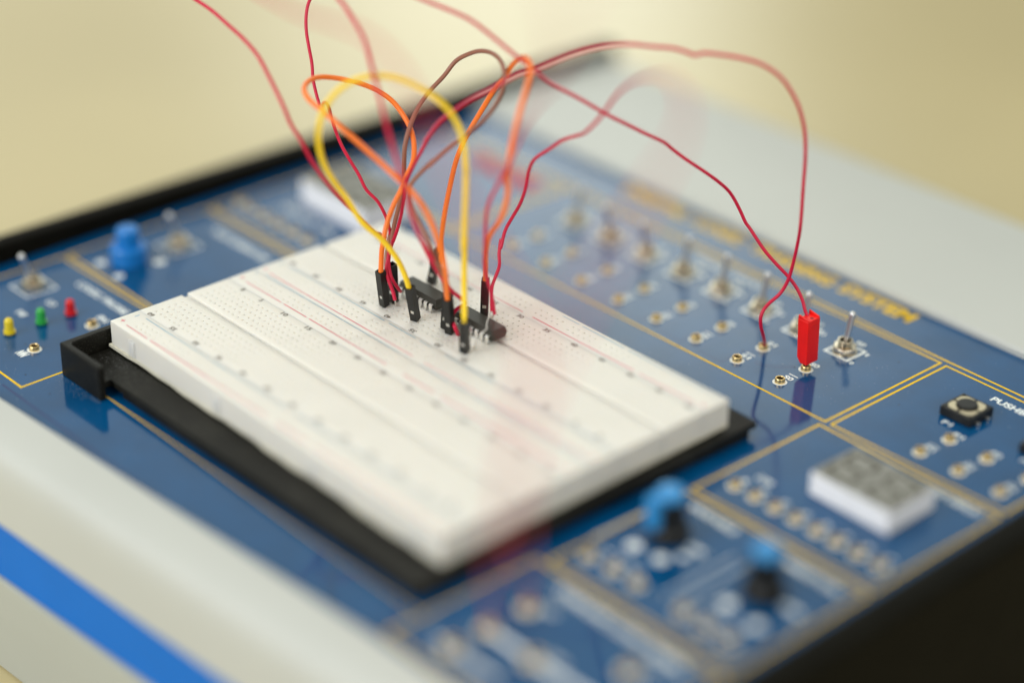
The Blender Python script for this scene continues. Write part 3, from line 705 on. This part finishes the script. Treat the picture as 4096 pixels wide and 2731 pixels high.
# ------------------------------------------------------------------ wires
WP = {
    'orange_a': [(-31.8, 13.7, 12.5), (-31, 13.3, 17), (-30.7, 13.5, 22.6), (-30, 14, 27), (-28.4, 11.9, 25.6), (-29.3, 14.8, 32.5), (-29.7, 17.9, 37.7), (-30, 21.1, 41.5), (-31, 24.6, 45.6), (-32, 27.6, 48.4), (-34.2, 30.1, 51.4), (-38, 32.4, 55.3), (-42.9, 33.3, 59.2), (-48, 32.1, 63.7), (-51.5, 28.2, 67.4), (-54.5, 21.8, 70.8), (-57.6, 13.9, 73.4), (-57.3, 8.1, 74.6), (-54.8, 2.9, 74.7), (-50.7, -0.7, 74.4), (-45.6, -2.4, 73.4), (-39.1, -1.5, 71), (-33.2, -0.2, 67.9), (-26.7, 2.1, 63.8), (-18.4, 5.4, 58), (-12.2, 7.8, 53.4), (-11.3, 8.1, 52.9), (-7.5, 9.7, 49.2), (-3.9, 11, 43.8), (-1.4, 12.3, 36.9), (0.2, 13.5, 28.2), (-1.4, 15.6, 21.3), (-3.2, 17.9, 12.5)],
    'orange_b': [(-31.8, 38.3, 12.5), (-30.3, 38.3, 9.4), (-31.5, 39, 14.9), (-32, 40.8, 24.4), (-31.8, 43.2, 35.3), (-31.2, 45.6, 44.9), (-29.6, 48.3, 52.6), (-26.4, 52.2, 62.1), (-21.7, 53.9, 70.9), (-16.3, 52.3, 75.8), (-11.7, 51.9, 82), (-7, 50.5, 85.7), (-2.2, 48.4, 88), (2.4, 45.9, 88.2), (5.8, 43.1, 87), (8.1, 39.7, 84), (10, 35.5, 78.6), (11.3, 32.1, 72.8), (12.3, 29.6, 67.1), (13.5, 27.5, 60.9), (12.9, 27.9, 59), (12.9, 28.3, 54.6), (11.7, 28.2, 48.1), (8.6, 28.7, 42), (4.1, 29.6, 36.4), (0.4, 31.2, 31.1), (-2, 32.7, 25.7), (-3.6, 34.1, 19.2), (-5.3, 35.7, 12.5)],
    'yellow': [(-17.6, 14.1, 12.5), (-18, 13.2, 16.4), (-19.5, 12.1, 21.3), (-21.4, 10.2, 26.1), (-24, 7, 31.4), (-26.6, 2.4, 36.9), (-29.3, -1.3, 45.3), (-30.2, -5.5, 51.9), (-30.9, -9, 59.1), (-31, -10.6, 65.9), (-30.7, -10.6, 71.5), (-30.4, -8.9, 76.6), (-29.4, -5.8, 81.1), (-27.4, -1.9, 84.5), (-24, 2.8, 86.6), (-19.4, 8, 86.8), (-14.6, 12.6, 84.9), (-9.5, 16.9, 81.5), (-5.2, 19.9, 77), (-1.8, 21.1, 71.9), (0.8, 20.9, 66.5), (3.3, 19.6, 59.7), (2, 20.7, 60.7), (3.6, 19.2, 54), (5.7, 16.8, 44.7), (7.3, 15.1, 35.7), (3.8, 18.7, 38.1), (3.9, 18.5, 29.9), (4.7, 17.8, 22.1), (6.6, 16.3, 17.4), (10.7, 12.7, 12.5)],
    'brown': [(-32.8, 16.9, 12.5), (-34.7, 18.5, 16.1), (-36.7, 20.9, 19.3), (-38.5, 23.4, 22.2), (-36.6, 21.5, 17.6), (-37.2, 23.9, 25.4), (-36.5, 25.6, 32.5), (-35.5, 26.7, 38.9), (-36, 27.3, 45.7), (-37.1, 28.6, 52.2), (-38.3, 31.3, 56.8), (-40.3, 36.5, 61.9), (-41.5, 42.8, 66.1), (-41, 48.4, 70.1), (-39.3, 52, 74.9), (-35.1, 53.7, 78.1), (-30.2, 54.3, 80.5), (-25.1, 54.1, 81.6), (-20.2, 53, 81.7), (-15.4, 51, 80.6), (-11.7, 48.3, 79), (-9.1, 44.9, 75.6), (-8.3, 41, 71.7), (-8.9, 37.3, 68.2), (-11.1, 32.9, 64.2), (-14.2, 28.2, 59.9), (-17.8, 21.8, 53.5), (-18.4, 24.9, 54.7), (-20.9, 21.2, 50.3), (-22.1, 18.5, 46.9), (-21.3, 16.9, 44.6), (-17.9, 15.5, 41.3), (-13.7, 14.8, 38.2), (-9.4, 14.3, 34.6), (-6, 14.1, 30.6), (-4.1, 14.8, 26.2), (-5.6, 17.2, 22.5), (-6, 19.8, 12.5)],
    'red_switch_one': [(48.4, 113.4, -18), (48.4, 113.4, -15.2), (52.5, 108.1, -9.9), (55.1, 103.9, -4.7), (55.8, 101.7, -0.6), (55.5, 101.7, 2.4), (55.4, 103, 4.7), (55.9, 104.9, 6.6), (57.5, 108.1, 9.8), (58.8, 109.9, 14.5), (59.6, 111, 21.8), (60.7, 110.9, 29.1), (62, 109.8, 35.5), (60.9, 110.8, 48.2), (60.7, 110.8, 58.2), (60.3, 110, 66.7), (59.3, 108.2, 73.9), (57.5, 105.7, 80.1), (54.7, 102.5, 85.6), (50.6, 98.1, 89.5), (46.4, 93.1, 91.5), (41.2, 87.4, 92.6), (38.8, 84.5, 92.9), (37.3, 82.4, 92.3), (35.5, 81, 93), (32.3, 78.3, 94), (27.9, 73.8, 94.4), (22.5, 68.4, 94.9), (17.2, 62.1, 94.2), (12.4, 55.3, 92.2), (8.3, 48.9, 89.4), (5.5, 45.1, 87.3), (2, 42.1, 85.7), (-1.4, 38.8, 82.9), (-4.9, 35.7, 79.7), (-8.8, 32.4, 76.6), (-12.8, 28.6, 72.5), (-16.6, 25.1, 67.7), (-19.4, 22.2, 61.6), (-21.5, 25.4, 61.8), (-23.5, 23.4, 55.6), (-25.4, 21.9, 50.3), (-27.3, 21, 45.2), (-29.2, 21.6, 40.4), (-30.5, 21.6, 33.1), (-32.1, 21.3, 27.2), (-33, 19.9, 22.2), (-33.6, 20.7, 22.7), (-33.1, 18.7, 19.2), (-31.8, 17.1, 15.5), (-29.9, 16.5, 12), (-29.1, 17, 10), (-28.8, 18.7, 7.1), (-30.7, 21, 4.7)],
    'red_switch_zero': [(67.4, 113.6, 0.5), (64.5, 113.1, 4.3), (62.9, 113.4, 7.1), (60.4, 113.2, 10.6), (57, 112.3, 14.1), (52.9, 110.7, 17.6), (48.6, 109.2, 21.5), (45.3, 108.4, 25), (42.5, 107.7, 28.1), (41.5, 107, 29.6), (39.6, 105.7, 34.1), (37.3, 103.1, 40), (35.7, 99.2, 44.3), (32.8, 94.6, 48.6), (28.9, 89.7, 53), (26.6, 86.1, 56.5), (25.8, 83, 59.4), (22.7, 77.5, 62.9), (19.2, 71.5, 66.9), (16, 65.8, 70.7), (11.2, 59.8, 75.5), (4.5, 52.8, 80.7), (2.8, 49.9, 83.5), (0.2, 46.9, 86.8), (-2.7, 44.1, 90), (-6.7, 41.2, 93.7), (-11.4, 38.5, 97.3), (-15.4, 36.3, 99.8), (-20.2, 33.2, 101.8), (-26.1, 28.9, 104.1), (-31.8, 24.7, 106.5), (-38.1, 20, 109)],
    'red_dark_curl': [(-80.1, 29.5, 96), (-80.4, 25.9, 92), (-80.3, 24, 89.4), (-79.4, 22.3, 86.1), (-77.6, 20.8, 81.7), (-75, 19.7, 77), (-72.4, 18.8, 72.3), (-70.3, 17.5, 67.9), (-68, 16.8, 64), (-65.6, 16.2, 60.9), (-63.8, 15.3, 60.3), (-61.4, 14.4, 61.6), (-59.7, 13.2, 63.8), (-58.7, 13.2, 64.6), (-58.9, 14.7, 63), (-59.2, 16.1, 58.5), (-58.1, 17.1, 53.2), (-55.8, 17.6, 48.9), (-52.2, 18.3, 44.5), (-49, 18.9, 40.9), (-45.5, 19.2, 36.6), (-41.8, 20.8, 33.4), (-39.5, 21.6, 29.9), (-38.3, 22.4, 25.9), (-38, 22.9, 21.7), (-37.6, 22.3, 17.2), (-37, 20.8, 13.1), (-35.1, 19.9, 9.3), (-33.3, 19.7, 6.6), (-31.6, 19, 3.5)],
    'red_left': [(-107.2, -14, 98.3), (-99.4, -11.6, 96.1), (-93.1, -10.7, 94.9), (-85.8, -10, 93.3), (-77.7, -9.5, 90.6), (-70.2, -9.2, 88.1), (-63, -9.2, 84.7), (-56.7, -10.1, 80.5), (-51.5, -10.7, 76.3), (-47.5, -10.9, 72.1), (-44.7, -10.7, 67.8), (-42, -9.2, 63.2), (-39.9, -7.4, 57.3), (-38, -4.5, 51.1), (-37.4, -1.1, 45.9), (-36.3, 3, 40.2), (-34.3, 7.5, 34.3), (-32, 11.8, 28.6), (-33.2, 14.9, 26.4), (-33.2, 17.1, 22.9), (-33, 18.3, 20.2), (-32.5, 17.5, 17.2), (-31.7, 16, 14.1), (-30.2, 15.5, 11.4), (-28, 15.4, 8.3), (-26.1, 15, 5.3)],
    'red_pink': [(-51, 7.4, 110.9), (-45.6, 7.6, 106.6), (-40.5, 7.9, 103.4), (-35.2, 7.6, 100), (-29.8, 6.7, 96.1), (-24.5, 4.8, 91.1), (-19.8, 3, 86.4), (-15.8, 1.6, 81.8), (-12.3, 0.6, 76.6), (-9, 0.4, 70.2), (-6.7, 0.9, 63.7), (-5.1, 2, 57.6), (-6.1, 3.5, 54.3), (-6.1, 4.7, 48.8), (-5.9, 6.5, 42.7), (-4.6, 9, 35.8), (-3, 11.8, 29.3), (-9.8, 12.9, 33.2), (-8.2, 14.5, 27.8), (-7.4, 16, 24.3), (-5.5, 17.6, 20.3), (-3.1, 19.6, 16.1), (-1.8, 21.9, 13.5), (-1.5, 23.7, 11.5), (-2.8, 24.4, 9.7), (-5, 23.8, 7.9), (-6.2, 22.8, 6), (-5.2, 21.5, 4.5), (-2.2, 20, 3.6), (-2.3, 21.5, 0.2), (-3.7, 22.7, -1)],
    'red_near_arc': [(2.5, 31.6, 7.1), (-0.1, 33.7, 9.8), (-3.1, 36.7, 12.3), (-5.3, 40.1, 13.8), (-7, 43.2, 16.1), (-8.9, 44.7, 19.2), (-10.3, 46.7, 23.3), (-9.2, 45.6, 20.7), (-9.9, 48.1, 26.1), (-8.6, 50.2, 31), (-6.4, 51.3, 36), (-4.5, 51.7, 42), (-3.2, 51.8, 48.6), (-0.6, 51.7, 53.5), (4.3, 53.6, 58.2), (9.1, 54.9, 62.5), (15, 56.9, 65.8), (18.4, 55.3, 68.1), (22.3, 55.7, 72.5), (26.1, 56.1, 77.8), (30.8, 55.5, 84.1), (40.2, 51.1, 91.8), (58.1, 39.9, 102.4), (81.7, 22.2, 114.4), (103.6, 2.9, 124.4), (123.1, -13.6, 128.8), (138.4, -31.7, 129.5), (150.3, -50.6, 130), (160.6, -68.9, 129.2), (169.1, -84.8, 127.7), (175.4, -98.2, 125.7), (180.3, -109, 122), (183.2, -117.8, 115.3), (183.6, -122.7, 105.6), (180.8, -121.9, 91.2), (170.6, -111.1, 69), (145.8, -86, 33.3), (106.5, -47.2, -12), (106.5, -47.2, -17)],
    'red_behind_orange': [(6.3, 29.4, 8.4), (5.7, 29.1, 12.8), (5, 28.3, 17.4), (4.4, 27.2, 22.3), (4.3, 26.4, 27.6), (5.9, 25.2, 31.1), (5.8, 25.5, 39.8), (7.1, 25, 47), (10, 24.9, 53.7), (13.7, 25.2, 60), (18.2, 25, 68.4), (27.4, 20.5, 80.9), (47.5, 5.6, 97.8), (77.9, -18.9, 119.9), (112.5, -48.9, 143.6), (146.9, -79.5, 169.8), (181.6, -111.8, 195.6), (216.3, -146.3, 219.8)],
    'red_wide_far': [(-54, -33.3, 120.4), (-39.9, -31.9, 119.3), (-20.5, -36.2, 121.5), (3.6, -43.6, 125.9), (25.4, -48.3, 130.3), (42, -49.7, 132), (56, -52, 129.9), (68.4, -56.5, 127.4), (80.3, -62.4, 125.4), (93.7, -69, 122.3), (108.7, -75.6, 119), (124.7, -82.5, 115.9), (141.4, -89, 111.7), (155.2, -95.4, 106.8), (164.5, -102.2, 98.9), (168, -108, 87.6), (162, -107.3, 69), (140.9, -92.5, 35.1), (106.3, -61.9, -12), (106.3, -61.9, -17)],
    'red_wide_faint': [(18.2, -71.4, 149.3), (30.2, -70.9, 147.1), (41.7, -71.7, 143.9), (52.5, -73.9, 139.6), (63, -77.5, 134.4), (73.8, -80.7, 130.1), (85.1, -84.4, 126.4), (98.4, -87.7, 121.5), (113.8, -89.9, 116.1), (130, -92.4, 109), (144.1, -97.2, 99.8), (153.4, -103, 88.6), (153.1, -105.4, 69.8), (136.6, -96, 36.6), (106.5, -74.8, -12), (106.5, -74.8, -17)],
    'tip_red_near_arc': [(2.5, 31.6, 7.1), (3.8, 28.8, 5.6), (6.8, 25.6, 5.8), (8.5, 24.1, 5.8), (9.2, 22.2, 5.8), (9.4, 20.3, 5.6), (9.8, 19, 4.6), (9.5, 18.8, 2.4), (6.6, 20, -1)],
    'tip_red_behind_orange': [(6.3, 29.4, 8.4), (-2.5, 36.5, 1.5), (-5.4, 39.1, -1)],
    'tip_red_left': [(-26.1, 15, 5.3), (-31.8, 20, -1)],
    'tip_red_dark_curl': [(-31.6, 19, 3.5), (-34.1, 20.2, -1)],
    'tip_red_switch_one': [(-30.7, 21, 4.7), (-33.4, 23.9, 3), (-38, 28.1, -1)],
}
def connector(base, top, name, root, yaw=0.0):
    """black crimp housing 2.5 mm square, 14 mm long, open at the wire end"""
    B_, T_ = Vector(base), Vector(top); d = (T_-B_); L_ = d.length; d.normalize()
    x = Vector((math.cos(yaw), math.sin(yaw), 0)); x = (x-d*x.dot(d)).normalized(); y = d.cross(x)
    h = 1.27
    def w(p): return B_ + x*p[0] + y*p[1] + d*p[2]
    b = MB()
    def bx(x0, x1, y0, y1, z0, z1):
        k = MB().box(x0, x1, y0, y1, z0, z1); b.add([w(p) for p in k.v], k.f)
    t = 0.36
    bx(-h, h, -h, -h+t, 4.6, L_)                       # wall with window below
    bx(-h, h, h-t, h, 0, L_); bx(-h, -h+t, -h+t, h-t, 0, L_); bx(h-t, h, -h+t, h-t, 0, L_)
    bx(-h, h, -h, -h+t, 0, 3.2); bx(-h, -h+0.6, -h, -h+t, 3.2, 4.6); bx(h-0.6, h, -h, -h+t, 3.2, 4.6)
    bx(-h+t, h-t, -h+t, h-t, 0, 1.6)
    o = b.build('connector_housing', M['black'])
    o.parent = root; o.location = -root.location
    k = MB().box(-0.62, 0.62, -1.12, 0.75, 1.7, L_-3.0); k.v = [tuple(w(p)) for p in k.v]
    c = k.build('metal_contact', M['tin']); c.parent = o
    k = MB().box(-0.32, 0.32, -0.32, 0.32, -2.5, 0.3); k.v = [tuple(w(p)) for p in k.v]
    c = k.build('contact_pin', M['tin']); c.parent = o
    return o
def wire(key, r, m, name, label, group, tips=(), conns=(), k=8):
    pts = WP[key]
    root = empty(name, pts[0]); tag(root, label, 'wire', group)
    o = tube(pts, r, 14, k).build('insulation', m, smooth=60); o.parent = root; o.location = -root.location
    for t in tips:
        q = tube(WP[t], 0.27, 10, 5, 0).build('bare_tip', M['tin'], smooth=60); q.parent = root; q.location = -root.location
    for base, top, yaw in conns: connector(base, top, 'c', root, yaw)
    return root
J = 'jumper wires with black connectors'; RW = 'thin crimson wires'
wire('orange_a', 0.85, M['w_orange'], 'jumper_wire', 'orange jumper wire looping left and crossing down to the connector beside the curled crimson wire', J,
     conns=(((-33.2, 16.3, 0.3), (-31.7, 13.5, 14.3), 0.05), ((-5.0, 20.5, 0.3), (-3.0, 17.7, 14.2), 0.25)))
wire('orange_b', 0.84, M['w_orange'], 'jumper_wire', 'orange jumper wire in a tall narrow arch ending at the right rear connector', J,
     conns=(((-35.6, 38.6, 0.3), (-31.8, 38.3, 14.1), 0.2), ((-7.2, 37.1, 0.3), (-5.1, 35.5, 14.4), 0.72)))
wire('yellow', 0.9, M['w_yellow'], 'jumper_wire', 'yellow jumper wire in a wide round arch over the breadboard', J,
     conns=(((-19.1, 17.8, 0.3), (-17.5, 14.0, 14.0), 0.3), ((7.3, 16.0, 0.3), (10.9, 12.5, 13.7), 0.3)))
wire('brown', 0.74, M['w_brown'], 'jumper_wire', 'brown jumper wire curling in a loop behind the yellow arch', J,
     conns=(((-33.4, 17.9+2.4, 0.3), (-32.7, 16.8+2.4, 14.6), 0.05), ((-8.4, 20.9+0.6, 0.3), (-6.4, 19.8+0.8, 14.3), 0.25)))
wire('red_switch_one', 0.58, M['w_red'], 'thin_wire', 'crimson wire pushed into the socket left of the red plug, arching to the first chip', RW, tips=('tip_red_switch_one',))
rp_ = wire('red_switch_zero', 0.57, M['w_red'], 'thin_wire', 'crimson wire ending in the red plug', RW)
wire('red_dark_curl', 0.55, M['w_red'], 'thin_wire', 'sharp dark crimson wire with a small kink beside the orange loop', RW, tips=('tip_red_dark_curl',))
wire('red_left', 0.62, M['w_red'], 'thin_wire', 'leftmost crimson wire sloping in from the top over the black side frame', RW, tips=('tip_red_left',))
wire('red_pink', 0.66, M['w_red'], 'thin_wire', 'crimson wire curling over the second chip under the yellow wire end', RW)
wire('red_near_arc', 0.56, M['w_red'], 'thin_wire', 'blurred crimson wire arching over the switch row down to the near sockets', RW, tips=('tip_red_near_arc',))
wire('red_behind_orange', 0.54, M['w_red'], 'thin_wire', 'crimson wire rising along the thick orange strand at the rear right connector', RW, tips=('tip_red_behind_orange',))
wire('red_wide_far', 0.50, M['w_red'], 'thin_wire', 'faint crimson wire crossing the whole breadboard towards the middle near socket', RW)
# red plug on the end of the red_switch_zero wire
px, py = 67.4, 112.9
b = MB()
vs = []
pz = [(-12.9, -1.1), (-11.0, -2.05), (1.0, -2.05)]
b.add([(-0.9, -2.9, -12.9), (2.0, -2.9, -12.9), (2.0, 2.9, -12.9), (-0.9, 2.9, -12.9),
       (-2.2, -2.9, -10.9), (2.0, -2.9, -10.9), (2.0, 2.9, -10.9), (-2.2, 2.9, -10.9),
       (-2.3, -3.0, 3.2), (2.1, -3.0, 3.2), (2.1, 3.0, 3.2), (-2.3, 3.0, 3.2)],
      [(3, 2, 1, 0), (0, 1, 5, 4), (1, 2, 6, 5), (2, 3, 7, 6), (3, 0, 4, 7), (4, 5, 9, 8), (5, 6, 10, 9), (6, 7, 11, 10), (7, 4, 8, 11), (8, 9, 10, 11)])
pl = b.build('plug_body', M['plug'], bevel=0.32, seg=3, smooth=40)
pl.parent = rp_; pl.location = Vector((px-0.35, py-0.385, 0))*S - rp_.location; pl.rotation_euler = (0.030, -0.027, 0)
for y0, y1 in ((-2.85, -2.25), (2.25, 2.85)):
    q = MB().add([(-2.2, y0, 3.0), (1.9, y0, 3.0), (1.9, y1, 3.0), (-2.2, y1, 3.0), (-2.2, y0, 4.5), (1.9, y0, 3.6), (1.9, y1, 3.6), (-2.2, y1, 4.5)],
                 [(3, 2, 1, 0), (4, 5, 6, 7), (0, 1, 5, 4), (1, 2, 6, 5), (2, 3, 7, 6), (3, 0, 4, 7)]).build('plug_wall', M['plug'], bevel=0.12); q.parent = pl
q = MB().lathe([(0.62, 3.23)], (0.9, 0.2, 0), 20, (False, True)).build('plug_hole', mat('plug_hole_red', (0.28, 0.003, 0.003), 0.6)); q.parent = pl
q = MB().box(2.0, 2.2, -2.0, 2.0, 0.6, 1.5).build('plug_ridge', M['plug'], bevel=0.06); q.parent = pl
q = MB().lathe([(0.62, -17.0), (0.62, -12.8)], n=20).build('plug_pin', M['tin'], smooth=40); q.parent = pl
